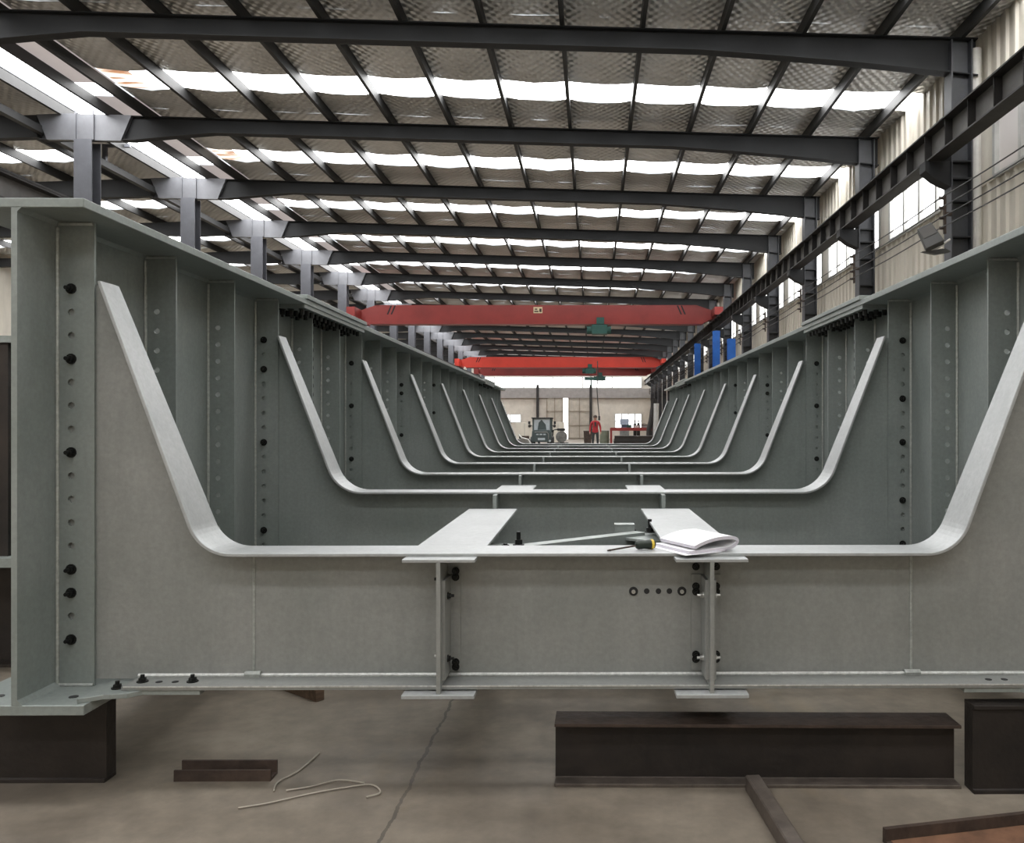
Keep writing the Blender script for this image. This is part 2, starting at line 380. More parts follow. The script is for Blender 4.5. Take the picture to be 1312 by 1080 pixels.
# ---- cross frames
def frame_path(k):
    zb, tip, cor, R = (-158.5, 600, 468, 52) if k == 0 else (-133, 610, 486, 68)
    zt = 181
    ang = math.atan2(zt - zb, tip - cor)             # steepness of the arm
    T = R * math.tan(ang / 2)
    right = []
    c = (cor - T, zb + R)                            # arc centre on the right side (h, z)
    N = 10
    for i in range(N + 1):
        a = -PI / 2 + ang * i / N
        right.append((c[0] + R * math.cos(a), c[1] + R * math.sin(a)))
    right.append((tip, zt))
    path = [(XF - h, z) for h, z in reversed(right)] + [(XF + h, z) for h, z in right]
    return path, zb
frames = []
for k in range(NF):
    y = k * PITCH
    path, zb = frame_path(k)
    t = 4.0; hw = 34
    n = len(path); off = []
    for i, p in enumerate(path):
        a = Vector(path[max(i - 1, 0)]); b = Vector(path[min(i + 1, n - 1)])
        d = (b - a).normalized(); nn = Vector((d.y, -d.x))
        off.append((p[0] + nn.x * t, p[1] + nn.y * t))
    # web plate with knee arms
    poly = [(XC - 655, 176)] + off[0:1] + off[1:-1] + off[-1:] + [(XC + 655, 176), (XC + 655, -322), (XC - 655, -322)]
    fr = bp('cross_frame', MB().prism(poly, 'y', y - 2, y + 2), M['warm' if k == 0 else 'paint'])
    frames.append(fr)
    mb = MB()
    for i, (p, q) in enumerate(zip(path, off)):
        tipf = i in (0, n - 1)
        w = hw * (.62 if tipf else 1)
        mb.v += [(p[0], y - w, p[1]), (p[0], y + w, p[1]), (q[0], y + w, q[1]), (q[0], y - w, q[1])]
        if i:
            o = (i - 1) * 4
            fs = [(o + a, o + (a + 1) % 4, o + 4 + (a + 1) % 4, o + 4 + a) for a in range(4)]
            mb.f += fs; mb.mi += [0] * 4
    mb.f += [(3, 2, 1, 0), tuple((n - 1) * 4 + a for a in range(4))]; mb.mi += [0, 0]
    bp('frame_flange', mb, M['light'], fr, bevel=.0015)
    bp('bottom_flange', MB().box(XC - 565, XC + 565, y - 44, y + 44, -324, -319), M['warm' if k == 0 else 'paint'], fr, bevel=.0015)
    if k == 0:
        w = MB(); w.tube([(XC - 565, y - 4, -317.5), (XC + 565, y - 4, -317.5)], 2.8, 6)
        bp('weld_bead', w, M['weld'], fr)
        w = MB(); w.box(XC - 562, XC + 562, y - 45, y - 43.9, -320.3, -318.6)
        bp('flange_edge', w, M['weld'], fr)
        for sx in (-1, 1):
            w = MB(); w.tube([(XC + sx * 420, y - 2, -317), (XC + sx * 420, y - 2, zb - 5)], 1.8, 6)
            w.tube([(XC + sx * 420 - 10, y - 5, -316), (XC + sx * 420 + 10, y - 5, -316)], 4.5, 6)
            bp('weld_bead', w, M['bead'], fr)
    # bolts through stiffener and knee plate
    for s in (-1, 1):
        bz = {0: [173, 84.2, -34.2, -182.2, -212, -271], 1: [173, 113.8, -34.2, -212]}.get(k, [173, 54.6, -34.2, -241])
        if s == 1: bz = [173, 54.6, -34.2, -152.6, -241.4]
        if k in (2, 3): bz = [113.8, 143.4, -34.2, -241] if k == 3 else [173, 54.6, -93.4, -241]
        for z in bz:
            if k < 5: bolt(fr, XC + s * 649, y - 6, z, '-y', 4.7, 6, 6)
fr0 = frames[0]
# hole group on the first web
for x, r in ((61.5, 5.8), (123.5, 5.8)):
    bp('washer', MB().cyl((x, -2, -212), (x, -3.4, -212), r, 14), M['dark'], fr0)
    bolt(fr0, x, -3.4, -212.5, '-y', 1.8, 2, 0, 'zinc')
for x in (78.5, 93.5, 107.5):
    bp('bolt_hole', MB().cyl((x, -2, -212), (x, -2.6, -212), 3.6, 12), M['dark'], fr0)

# ---- stringers between frames, stub ends in front of the first frame
SX = (-178., 154.)
for ix, sx in enumerate(SX):
    for k in range(-1, NF - 1):
        if k < 0: ya, yb = -57, -3
        else: ya, yb = k * PITCH + 3, (k + 1) * PITCH - 3
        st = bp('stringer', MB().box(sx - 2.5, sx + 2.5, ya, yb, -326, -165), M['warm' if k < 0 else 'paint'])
        h = 46.5 if k >= 0 else 44
        t0 = ya if k == 0 else ya + (87 if k > 0 else 0)
        t1 = yb - 84 if k >= 0 else -33.6
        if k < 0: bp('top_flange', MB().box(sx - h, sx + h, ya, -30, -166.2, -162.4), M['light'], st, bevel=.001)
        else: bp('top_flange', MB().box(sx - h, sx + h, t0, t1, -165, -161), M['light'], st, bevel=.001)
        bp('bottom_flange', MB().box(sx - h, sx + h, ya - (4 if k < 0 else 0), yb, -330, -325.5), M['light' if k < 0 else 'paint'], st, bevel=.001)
        if k >= 0:
            bp('end_plate', MB().box(sx - 3.5, sx + 3.5, yb - 60, yb, -165, -137), M['paint'], st)
        if k < 0:
            # bolted cleat angles
            for cs in ((1,) if ix == 0 else (-1, 1)):
                a, b = sorted((sx + cs * 2.5, sx + cs * 6.5)); c, d = sorted((sx + cs * 2.5, sx + cs * 19))
                cl = MB(); cl.box(a, b, -46, -2, -312, -190); cl.box(c, d, -5.5, -2, -312, -190)
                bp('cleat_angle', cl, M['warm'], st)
                zs = (-185, -193, -301, -307) if ix == 0 else (-180, -205, -212, -292, -298)
                for z in zs[:]:
                    bolt(st, sx + cs * 13, -5.5, z, '-y', 3.4, 5, 3)
                for z in (-212, -290):
                    bolt(st, sx + cs * 6.5, -28, z, '+x' if cs > 0 else '-x', 3.2, 4, 4, 'zinc' if ix else 'bolt')
            if ix == 0:
                for z in (-192, -288): bolt(st, sx - 2.5, -24, z, '-x', 3.6, 5, 3, 'zinc' if z < -200 else 'bolt')

# ---- lateral gussets at the girder feet
for s in (-1, 1):
    P = [(600, -74), (578, -58), (552, -54), (540, -42), (470, -42), (470, 40), (520, 120), (600, 190)]
    gp = bp('gusset_plate', MB().prism([(XC + s * a, b) for a, b in P], 'z', -330, -324.2), M['paint'], bevel=.001)
    for a, b in ((575, -34), (549, -25), (487, -25)):
        bolt(gp, XC + s * a, b, -324 if a > 560 else -319, '+z', 4.8, 5, 4) if s < 0 or a > 560 else None
    for a in (528, 508): bp('bolt_hole', MB().cyl((XC + s * a, -26, -319.5), (XC + s * a, -26, -318.6), 4.2, 10), M['dark'], gp)
# foot holes in the bottom flange
for s, h, y in ((-1, 620, -48), (-1, 712, -44), (1, 620, -48)):
    bp('bolt_hole', MB().cyl((XC + s * h, y, -330.4), (XC + s * h, y, -329.4), 5.5, 10), M['dark'], girders[s])

# ---- horizontal brace between the stringers in the first bay
zbr = -184
br = MB(); a, b = Vector((-95, 175)), Vector((92, 330)); d = (b - a).normalized(); nrm = Vector((-d.y, d.x)) * 12
br.prism([tuple(a - nrm), tuple(b - nrm), tuple(b + nrm), tuple(a + nrm)], 'z', zbr, zbr + 5)
nr2 = nrm * .75
br.prism([tuple(a - nrm), tuple(b - nrm), tuple(b - nr2), tuple(a - nr2)], 'z', zbr - 14, zbr)
brace = bp('lateral_brace', br, M['paint'])
gl = bp('gusset_plate', MB().prism([(-176, 120), (-120, 115), (-62, 170), (-80, 220), (-176, 240)], 'z', zbr - 4, zbr), M['paint'])
gr = bp('gusset_plate', MB().prism([(152, 250), (100, 262), (56, 300), (76, 352), (152, 385)], 'z', zbr - 4, zbr), M['paint'])
bolt(gl, -100, 178, zbr + 5, '+z', 6, 8, 12); bolt(gl, -118, 160, zbr, '+z', 6, 8, 2)
bolt(gr, 108, 322, zbr + 5, '+z', 6, 8, 14); bolt(gr, 82, 350, zbr, '+z', 5, 6, 3); bolt(gr, 66, 312, zbr - 4, '-z', 7, 10, 0)
cr = bp('cleat_angle', MB().box(50, 84, 345, 352, zbr, zbr + 14).box(50, 84, 345, 372, zbr + 12, zbr + 15), M['paint'])

# ---- splice bolts
for s in (-1, 1):
    yc = .88 * 1050
    for i in range(9):
        z = 225 - i * 21.5
        bolt(girders[s], XC + s * 663, yc - 14, z, '-x' if s > 0 else '+x', 6, 6, 4)
for s in (-1, 1):
    for yc in (.88 * 1050, 3.86 * 1050):
        for i in range(15):
            for h in (604, 628, 646): bolt(girders[s], XC + s * h, yc - 215 + i * 30.5, 249, '-z', 5, 12)
        for i in range(25):
            for dy in (-14, 14):
                if yc > 1000 or i > 8 or dy > 0: bolt(girders[s], XC + s * 663, yc + dy, 225 - i * 21.5, '-x' if s > 0 else '+x', 6, 6)
rb = bp('bolt', rest, M['bolt']); rb['kind'] = 'stuff'

# ============================================================ THINGS ON AND UNDER THE BRIDGE
def front_web_beam(x0, x1, y0, y1, z0, z1):
    poly = [(y0, z0), (y1, z0), (y1, z0 + 5), (y0 + 9, z0 + 5), (y0 + 9, z1 - 5), (y1, z1 - 5), (y1, z1), (y0, z1), (y0, z1 - 5), (y0 + 4, z1 - 5), (y0 + 4, z0 + 5), (y0, z0 + 5)]
    return MB().prism(poly, 'x', x0, x1)
def h_beam(x0, x1, yc, w, z0, z1, tf=5, tw=4):
    mb = MB(); poly = [(yc - w / 2, z0), (yc + w / 2, z0), (yc + w / 2, z0 + tf), (yc + tw / 2, z0 + tf), (yc + tw / 2, z1 - tf), (yc + w / 2, z1 - tf),
                       (yc + w / 2, z1), (yc - w / 2, z1), (yc - w / 2, z1 - tf), (yc - tw / 2, z1 - tf), (yc - tw / 2, z0 + tf), (yc - w / 2, z0 + tf)]
    return mb.prism(poly, 'x', x0, x1)
tag(bthing('support_beam', front_web_beam(-1000, -605, -13, 13, -450, -342).box(-609, -605.2, -8, 13, -445, -347), [M['mill']], (-800, 18, -450), bevel=.001), 'black steel support beam carrying the near foot of the left bridge girder', 'steel beam', 'beams the bridge stands on')
tag(bthing('support_beam', front_web_beam(474, 900, -55, -29, -450, -342).box(474.2, 478, -50, -29, -445, -347), M['mill'], (690, -24, -450), bevel=.001), 'black steel support beam carrying the near foot of the right bridge girder', 'steel beam', 'beams the bridge stands on')
for s in (-1, 1):
    a, b = sorted((XC + s * 480, XC + s * 900)); yf = (NF - 1) * PITCH
    tag(bthing('support_beam', h_beam(a, b, yf, 62, -450, -342), M['mill'], ((a + b) / 2, yf, -450)), 'black steel support beam under the far foot of the %s bridge girder' % ('left' if s < 0 else 'right'), 'steel beam', 'beams the bridge stands on')
# loose I beam on the floor, turned a little
ib = bthing('loose_steel_beam', h_beam(-38, 466, -12, 46, -450, -371.5, 4, 4), [M['mill']], (214, -12, -450), bevel=.001)
ib.rotation_euler.z = YAW - math.radians(1.2)
for p in ib.data.polygons:
    if p.center.z < .012: p.material_index = 1
    elif p.center.z > .205: p.material_index = 2
ib.data.materials.append(M['bar']); ib.data.materials.append(M['millr'])
tag(ib, 'long dark rusty I section beam lying loose on the floor under the bridge', 'steel beam')
# channel offcut
ch = MB().prism([(-10, -450), (14, -450), (14, -432), (11, -432), (11, -447), (-7, -447), (-7, -436), (-10, -436)], 'x', -520, -398)
tag(bthing('channel_offcut', ch, M['millr'], (-459, 0, -450)), 'short brown rusty channel offcut on the floor at the left', 'steel offcut')
# timber
tm = MB(); tm.prism([(-8, -450), (8, -450), (8, -431), (-8, -431)], 'y', -60, 60)
t = link('timber_block', tm.mesh('timber_block', M['wood'], U, (0, 0, -450), bevel=.002)); t.location = bworld(-480, 330, -450); t.rotation_euler = (0, 0, math.radians(52))
tag(t, 'brown timber block lying on the floor behind the first cross frame', 'timber')
# square bar pointing at the camera
sb = MB(); sb.box(-9, 9, -200, 0, -450, -430)
o = link('square_steel_bar', sb.mesh('square_steel_bar', M['bar'], U, (0, 0, -450), bevel=.004)); o.location = bworld(206, -42, -450); o.rotation_euler = (0, 0, math.radians(4.5))
tag(o, 'grey square steel bar on the floor butting the loose I beam', 'steel bar')
# flat bar at the corner, dark top and orange edge
fb = MB(); fb.box(0, 260, -3, 3, -450, -434); fb.box(0, 260, -40, 3, -450, -447)
o = link('rusty_angle_bar', fb.mesh('rusty_angle_bar', M['millr'], U, (0, 0, -450))); o.location = bworld(322, -170, -450); o.rotation_euler = (0, 0, math.radians(12))
tag(o, 'rusty angle bar on the floor at the corner in front of the support', 'steel bar')
rf = link('rust_face', MB().box(6, 256, -39.5, -3, -447, -446.4).mesh('rust_face', M['orange'], U, (0, 0, -450)), o)
# pale strands
def spline(pts, n=8):
    out = []; P = [pts[0]] + pts + [pts[-1]]
    for i in range(1, len(P) - 2):
        p0, p1, p2, p3 = (Vector(P[i + j]) for j in (-1, 0, 1, 2))
        for k in range(n):
            t = k / n; out.append(.5 * ((2 * p1) + (p2 - p0) * t + (2 * p0 - 5 * p1 + 4 * p2 - p3) * t * t + (3 * p1 - p0 - 3 * p2 + p3) * t ** 3))
    out.append(Vector(pts[-1])); return out
def fpt(px, py, h=2):
    d = (450 - h) / (py - 545); return ((px - 750) * d, (d - 1) * 1050, -450 + h)
for lab, pts in (('long pale plastic strand curling on the floor nearest the camera', [(307, 1033), (345, 1027), (395, 1016), (440, 1008), (476, 1004), (488, 1014), (470, 1020)]),
                 ('pale strand lying behind the long one on the floor', [(368, 1011), (400, 1006), (435, 998), (468, 1002)]),
                 ('short pale strand angled up past the end of the channel offcut', [(352, 1012), (358, 1000), (385, 985), (411, 963)])):
    P = spline([fpt(*p) for p in pts]); org = tuple(P[0])
    tag(bthing('plastic_strand', MB().tube(P, 1.05, 5), M['strand'], (org[0], org[1], -450)), lab, 'strand', 'pale strands on the floor')

# screwdriver on the first flange
sd = empty('screwdriver', 'screwdriver with dark green and yellow handle lying on the first cross beam', 'screwdriver', bworld(62, -8, -158.5), rz=YAW + math.radians(18))
def lp(name, mb, m, parent, **k): return link(name, mb.mesh(name, m, U, **k), parent)
prof = [(.5, 0), (4.2, .6), (5.6, 3), (5.8, 8), (5.2, 12), (6.0, 17), (6.2, 22), (5.4, 25.5), (3, 27)]
lp('handle', MB().lathe(prof, 14, (2, 0, 6.3), 'x'), M['handle'], sd, smooth=True)
lp('handle_cap', MB().lathe([(6.25, 20.5), (6.4, 22), (6.3, 23.4), (5.9, 24.2)], 14, (2, 0, 6.3), 'x'), M['yellow'], sd, smooth=True)
lp('shaft', MB().cyl((-32, 0, 1.4), (4, 0, 5.6), 1.15, 10), M['millr'], sd)
lp('tip', MB().prism([(-36, .6), (-32, .2), (-32, 2.6), (-36, 1.6)], 'y', -1.6, 1.6), M['millr'], sd)

# folded roll of drawings
def roll_profile():
    outer = []
    # teardrop: flat bottom going right, loop on the right, back over the top
    for i in range(9): outer.append((-44 + i * 8.5, 0 + .15 * i))
    for i in range(13):
        a = -PI / 2 + PI * i / 12
        outer.append((24 + 19 * math.cos(a) + 6 * math.sin(a) - (0 if a < 0 else 6 * a / PI), 9.5 + 9.0 * math.sin(a) + .8))
    for i in range(1, 10): outer.append((24 - i * 6.6, 19.3 - .14 * i * i + .25 * i))
    return outer
outer = roll_profile()
def thick(path, t):
    n = len(path); inn = []
    for i, p in enumerate(path):
        a = Vector(path[max(i - 1, 0)]); b = Vector(path[min(i + 1, n - 1)]); d = (b - a).normalized()
        inn.append((p[0] - d.y * t, p[1] + d.x * t))
    return inn
inner = thick(outer, 4.2)
pr = MB()
L0, L1 = -40, 40
n = len(outer)
def sk(p, y): return (p[0] + 0.0 * y, y, p[1])
vs = [sk(p, L0) for p in outer] + [sk(p, L0) for p in inner] + [sk(p, L1) for p in outer] + [sk(p, L1) for p in inner]
for i in range(n - 1):
    pr.mi += [0, 0, 1, 1]; pr.f += [(i, i + 1, 2 * n + i + 1, 2 * n + i), (n + i, n + i + 1, 3 * n + i + 1, 3 * n + i), (i, i + 1, n + i + 1, n + i), (2 * n + i, 2 * n + i + 1, 3 * n + i + 1, 3 * n + i)]
pr.f += [(0, n, 3 * n, 2 * n), (n - 1, 2 * n - 1, 4 * n - 1, 3 * n - 1)]; pr.mi += [1, 1]
pr.v = vs
rollo = empty('rolled_drawings', 'folded roll of white paper drawings resting on the first cross beam and stringer', 'paper', bworld(143, 4, -158.3), rz=YAW + math.radians(27))
pr.v = [(v[0] * .86, v[1], v[2]) for v in pr.v]
lp('folded_sheets', pr, [M['paper'], M['paperd']], rollo, smooth=False)
lp('loose_sheet', MB().prism([(-46, -.1), (-20, .2), (10, .6), (10, .9), (-20, .6), (-46, .3)], 'y', -43, 41), M['paper'], rollo)

# dark unpainted girder standing left of the bridge
dg = empty('dark_plate_girder', 'dark unpainted plate girder standing outside the left bridge girder', 'steel girder', bworld(-1230, 420, -450), rz=YAW)
def dl(name, mb, m): return link(name, mb.mesh(name, m, U, (-1230, 420, -450)), dg)
dl('web', MB().box(-1270, -1032, 425, 2300, -234, 148), M['mill'])
dl('top_flange', MB().box(-1300, -1010, 420, 2310, 148, 160), M['paint'])
dl('bottom_flange', MB().box(-1320, -985, 400, 2310, -250, -234), M['paint'])
dl('stiffener', MB().box(-1032, -1006, 600, 606, -234, 148), M['paint'])
for y in (520, 2050):
    tag(bthing('support_beam', h_beam(-1340, -1000, y, 70, -450, -250), M['mill'], (-1170, y, -450)), 'black steel support beam under the %s end of the dark plate girder' % ('near' if y < 1000 else 'far'), 'steel beam', 'beams under the dark plate girder')

# ============================================================ THE HALL
B = 4.0
Dn = lambda n: (2.906 + n) * B
N0, N1 = -5, 16
YB, YE = Dn(N0), Dn(N1)
XL, XW, XR = -20., 5.6, -9.9          # left wall, right wall, ridge
RS = 0.0295
def rz(x): return 7.36 - RS * abs(x - XR)
struct('floor', MB().box(XL - .2, XW + .2, YB, YE + .3, -.1, 0), M['concrete'])

PX = [5.2, 4.10, 2.97, 1.83, .70, -.44, -1.57, -2.71, -3.84, -4.98, -6.13, -7.30, -8.5, -9.2]
PXL = [-10.1, -11.4, -12.6, -13.8, -15.0, -16.2, -17.4, -18.6]
# roof sheeting with openings for the skylight strips
cl = MB(); sky_n = 0
def strip(mb, x0, x1, y0, y1, mi=0, dz=0):
    mb.quad((x0, y0, rz(x0) + dz), (x1, y0, rz(x1) + dz), (x1, y1, rz(x1) + dz), (x0, y1, rz(x0) + dz), mi)
SA, SB = 2.22, 3.0
def sag_sheet(mb, x0, x1, ya, yb, sg):
    # foil that sags a little between purlins, with a wavy free edge at the skylight
    xs = [x0]; lim = sorted(x for x in PX + PXL if x0 < x < x1) + [x1]
    prev = x0
    for x in lim:
        xs += [prev + (x - prev) * i / 4 for i in range(1, 5)]; prev = x
    knots = [x0] + lim
    def t_of(x):
        for a, b in zip(knots, knots[1:]):
            if a - 1e-6 <= x <= b + 1e-6: return (x - a) / (b - a)
        return 0
    m = 5; o = len(mb.v)
    for x in xs:
        w = math.sin(PI * t_of(x)); k = random.uniform(.6, 1.2)
        for j in range(m + 1):
            v = j / m
            mb.v.append((x, ya + (yb - ya) * v - sg * (.035 * w * k if j == m else 0) + sg * (.03 if j == m else 0), rz(x) - w * (.02 + .035 * v) * k))
    for i in range(len(xs) - 1):
        for j in range(m):
            a = o + i * (m + 1) + j; mb.f.append((a, a + 1, a + m + 2, a + m + 1)); mb.mi.append(0)
for n in range(N0, N1):
    y = Dn(n)
    for x0, x1 in ((-8.45, XW + .1), (XL, -11.2)):
        sag_sheet(cl, x0, x1, y, y + SA, 1); sag_sheet(cl, x0, x1, y + B, y + SB, -1)
    strip(cl, -11.2, -10.07, y, y + B)
    strip(cl, -9.22, -8.45, y, y + 2.9, 1); strip(cl, -9.22, -8.45, y + 3.5, y + B, 1)
ceil = struct('ceiling', cl, [M['foil'], M['skyd']])
sid = 100
for n in range(N0, N1):
    y = Dn(n)
    w = MB(); strip(w, -7.95 if n in (0, 1) else -8.45, XW, y + SA - .12, y + SB + .12, 0, .02); struct('window_%d' % sid, w, M['sky']); sid += 1
    w = MB(); strip(w, XL, -11.2, y + SA - .12, y + SB + .12, 0, .02); struct('window_%d' % sid, w, M['sky']); sid += 1
    w = MB(); strip(w, -10.07, -9.22, y, y + B, 0, .02); struct('window_%d' % sid, w, M['sky']); sid += 1
    w = MB(); strip(w, -9.22, -8.52, y + 2.9, y + 3.5, 0, .02); struct('window_%d' % sid, w, M['sky']); sid += 1
    if n in (0, 1):
        w = MB(); strip(w, -8.45, -7.95, y + SA - .12, y + SB + .12, 0, .02); struct('window_%d' % sid, w, M['rusty']); sid += 1

# purlins
ORD = ['first', 'second', 'third', 'fourth', 'fifth', 'sixth', 'seventh', 'eighth', 'ninth', 'tenth', 'eleventh', 'twelfth', 'thirteenth', 'fourteenth', 'fifteenth', 'sixteenth', 'seventeenth']
def c_purlin(x):
    z = rz(x) - .015
    return MB().box(x - .03, x + .03, YB, YE, z - .185, z)
for i, x in enumerate(PX):
    tag(hall('roof_purlin', c_purlin(x), M['purlin'], org=(x, (YB + YE) / 2, rz(x) - .2)), 'dark steel roof purlin running down the hall, %s line from the right wall' % ORD[i], 'purlin', 'roof purlins of the main bay')
for i, x in enumerate(PXL):
    tag(hall('roof_purlin', c_purlin(x), M['purlin'], org=(x, (YB + YE) / 2, rz(x) - .2)), 'dark steel roof purlin of the side bay, %s line beyond the grey columns' % ORD[i], 'purlin', 'roof purlins of the side bay')
# ridge rail with posts under the long skylight
rr = empty('skylight_rail', 'dark steel rail on short posts along the long ridge skylight', 'rail', (-10.5, 0, 6.8))
link('rail', MB().box(-.06, .06, YB, YE, 0, .14).mesh('rail', M['purlin']), rr)
for n in range(0, N1):
    y = Dn(n) + 2.0
    link('post', MB().box(-.04, .04, y - .04, y + .04, .14, .5).box(-.04, .55, y - .03, y + .03, .44, .5).mesh('post', M['column']), rr)

# rafters
def rtop(x): return rz(x) - .19
for n in range(0, N1):
    y = Dn(n)
    r = empty('roof_rafter', 'dark steel roof rafter spanning the hall, %s from the camera' % ORD[n], 'rafter', (-2, y, 6.8), 'roof rafters')
    def lowz(x):
        if x > 1.5: return rtop(x) - .30 - .20 * ((x - 1.5) / 3.6) ** 1.6
        if x < -7.2: return rtop(x) - .27 - .20 * min(1, (-7.2 - x) / 1.6)
        return rtop(x) - .28
    xs = [-10.5, -9.9, -8.75, -8.0, -7.2, -5, -2, 1.5, 2.5, 3.5, 4.4, 5.1, 5.42]
    poly = [(x, rtop(x)) for x in xs] + [(x, lowz(x)) for x in reversed(xs)]
    web = MB().prism(poly, 'y', y - .01, y + .01)
    for a, b in zip(xs, xs[1:]):
        web.add([(p, q, z) for p, z0 in ((a, rtop(a)), (b, rtop(b))) for q in (y - .09, y + .09) for z in (z0 - .015, z0)], [(0, 1, 3, 2), (4, 6, 7, 5), (0, 2, 6, 4), (1, 5, 7, 3), (0, 4, 5, 1), (2, 3, 7, 6)])
        web.add([(p, q, z) for p, z0 in ((a, lowz(a)), (b, lowz(b))) for q in (y - .09, y + .09) for z in (z0, z0 + .015)], [(0, 1, 3, 2), (4, 6, 7, 5), (0, 2, 6, 4), (1, 5, 7, 3), (0, 4, 5, 1), (2, 3, 7, 6)])
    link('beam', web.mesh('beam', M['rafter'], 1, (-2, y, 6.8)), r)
    hx = [-10.55, -9.9, -8.75]
    hp = [(x, rtop(x)) for x in hx] + [(-8.95, rtop(-9) - .49), (-10.35, rtop(-10) - .49)]
    hm = MB().prism(hp, 'y', y - .1, y - .02)
    for sx in (-9.80, -9.46): hm.box(sx - .012, sx + .012, y - .13, y - .1, rtop(sx) - .49, rtop(sx) + .06)
    link('haunch', hm.mesh('haunch', M['haunch'], 1, (-2, y, 6.8)), r)
    xs2 = [XL, -14, -11.6, -10.55]
    lz2 = lambda x: rtop(x) - (.28 if x < -11.7 else .42)
    lp2 = [(x, rtop(x)) for x in xs2] + [(x, lz2(x)) for x in reversed(xs2)]
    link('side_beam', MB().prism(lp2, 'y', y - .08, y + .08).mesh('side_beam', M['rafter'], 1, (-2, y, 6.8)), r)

# grey inner columns
def h_col(w, d):
    return [(-w / 2, -d / 2), (w / 2, -d / 2), (w / 2, -d / 2 + .02), (.012, -d / 2 + .02), (.012, d / 2 - .02), (w / 2, d / 2 - .02), (w / 2, d / 2), (-w / 2, d / 2), (-w / 2, d / 2 - .02), (-.012, d / 2 - .02), (-.012, -d / 2 + .02), (-w / 2, -d / 2 + .02)]
zc = rtop(-9.64) - .49
cm = MB().prism(h_col(.34, .30), 'z', .02, zc).mesh('shaft', M['column'])
cb = MB().box(-.25, .25, -.22, .22, 0, .02).mesh('base_plate', M['column'])
crb = MB().box(.17, .5, -.08, .08, 4.5, 4.80).mesh('bracket', M['column'])
for n in range(0, N1):
    c = empty('hall_column', 'grey H section column under the roof ridge, %s from the camera' % ORD[n], 'column', (-9.64, Dn(n), 0), 'grey ridge columns')
    link('shaft', cm, c); link('base_plate', cb, c); link('bracket', crb, c)

# right wall columns with crane brackets and insulator arms
wz = rtop(5.2) - .48
wm = MB().prism([(q, p) for p, q in h_col(.24, .30)], 'z', .02, wz + .44).mesh('shaft', M['wcol'])
wst = MB()
for z in (4.4, 4.72, 4.96, 3.9, 3.5): wst.box(-.145, .145, -.118, -.012, z, z + .02)
wst = wst.mesh('stiffener', M['rafter'])
wbk = MB().prism([(-.15, 4.98), (-.51, 4.98), (-.51, 4.84), (-.36, 4.72), (-.15, 4.62)], 'y', -.1, .1).mesh('bracket', M['rafter'])
wins = MB()
wins.box(-.245, -.15, -.14, -.10, 4.2, 4.25).box(-.26, -.23, -.14, -.10, 3.95, 4.5)
for z in (4.03, 4.17, 4.31, 4.45): wins.cyl((-.245, -.12, z), (-.32, -.12, z), .022, 8)
wins = wins.mesh('insulator_arm', M['millr'])
for n in range(0, N1):
    c = empty('wall_column', 'steel column on the right wall carrying the crane runway, %s from the camera' % ORD[n], 'column', (5.18, Dn(n), 0), 'right wall columns')
    link('shaft', wm, c); link('stiffener', wst, c); link('bracket', wbk, c); link('insulator_arm', wins, c)
for s, x in ((1, 4.82), (-1, -9.3)):
    rw = empty('crane_runway_beam', 'long dark steel crane runway beam on brackets along the right wall' if s > 0 else 'long crane runway beam on the grey columns of the left side', 'runway beam', (x, 0, 4.98 if s > 0 else 4.80))
    link('web', MB().box(-.012, .012, YB, YE, .02, .38).mesh('web', M['runweb']), rw)
    link('top_flange', MB().box(-.15, .15, YB, YE, .38, .40).mesh('top_flange', M['runway']), rw)
    link('bottom_flange', MB().box(-.12, .12, YB, YE, 0, .02).mesh('bottom_flange', M['runway']), rw)
    link('rail', MB().prism([(-.05, .40), (.05, .40), (.02, .43), (.035, .47), (.035, .5), (-.035, .5), (-.035, .47), (-.02, .43)], 'y', YB, YE).mesh('rail', M['runway']), rw)
    if s > 0:
        sm = MB().box(-.115, .115, -.006, .006, .02, .38).mesh('stiffener', M['runway'])
        k = 0; y = 8.3
        while y < 70 and k < 90:
            o = link('stiffener', sm, rw); o.location = (0, y, 0); y += .667; k += 1
    else:
        link('walkway_edge', MB().box(-.2, -.15, YB, YE, .2, .4).mesh('walkway_edge', M['runway']), rw)
for i, z in enumerate((4.03, 4.17, 4.31, 4.45)):
    mb = MB(); pts = []
    for n in range(-1, N1 - 1):
        for k in range(6):
            t = k / 6; pts.append((0, Dn(n) - .12 + t * B, -.10 * t * (1 - t) * 1.2))
    o = hall('power_wire', mb.tube(pts, .009, 5), M['cable']); o.location = (4.87, 0, z)
    tag(o, 'dark bare power wire along the right wall columns, %s from the bottom' % ORD[i], 'wire', 'power wires on the right wall')

# walls
def corr(y0, y1, z0, z1, x, step=.25, dep=.035):
    mb = MB(); y = y0; prev = None; i = 0
    prof = []
    while y < y1:
        for dy, dx in ((0, 0), (step * .62, 0), (step * .72, -dep), (step * .9, -dep)):
            if y + dy <= y1: prof.append((x + dx, y + dy))
        y += step
    prof.append((x, y1))
    for a, b in zip(prof, prof[1:]): mb.quad((a[0], a[1], z0), (b[0], b[1], z0), (b[0], b[1], z1), (a[0], a[1], z1))
    return mb
WS, WT = 4.68, 5.78
wl = corr(YB, YE, WT, 7.1, XW); lo = corr(YB, YE, 0, WS, XW)
wl.v += []; o0 = len(wl.v); wl.f += [tuple(i + o0 for i in f) for f in lo.f]; wl.mi += lo.mi; wl.v += lo.v
WIN0, WIN1 = .3, 3.75
for n in range(N0, N1):
    wl.box(XW - .03, XW + .1, Dn(n) - .25, Dn(n) + .3, WS, WT)
wl.quad((XW + .12, YB, 0), (XW + .12, YE, 0), (XW + .12, YE, 7.1), (XW + .12, YB, 7.1))
struct('wall_right', wl, M['cream'])
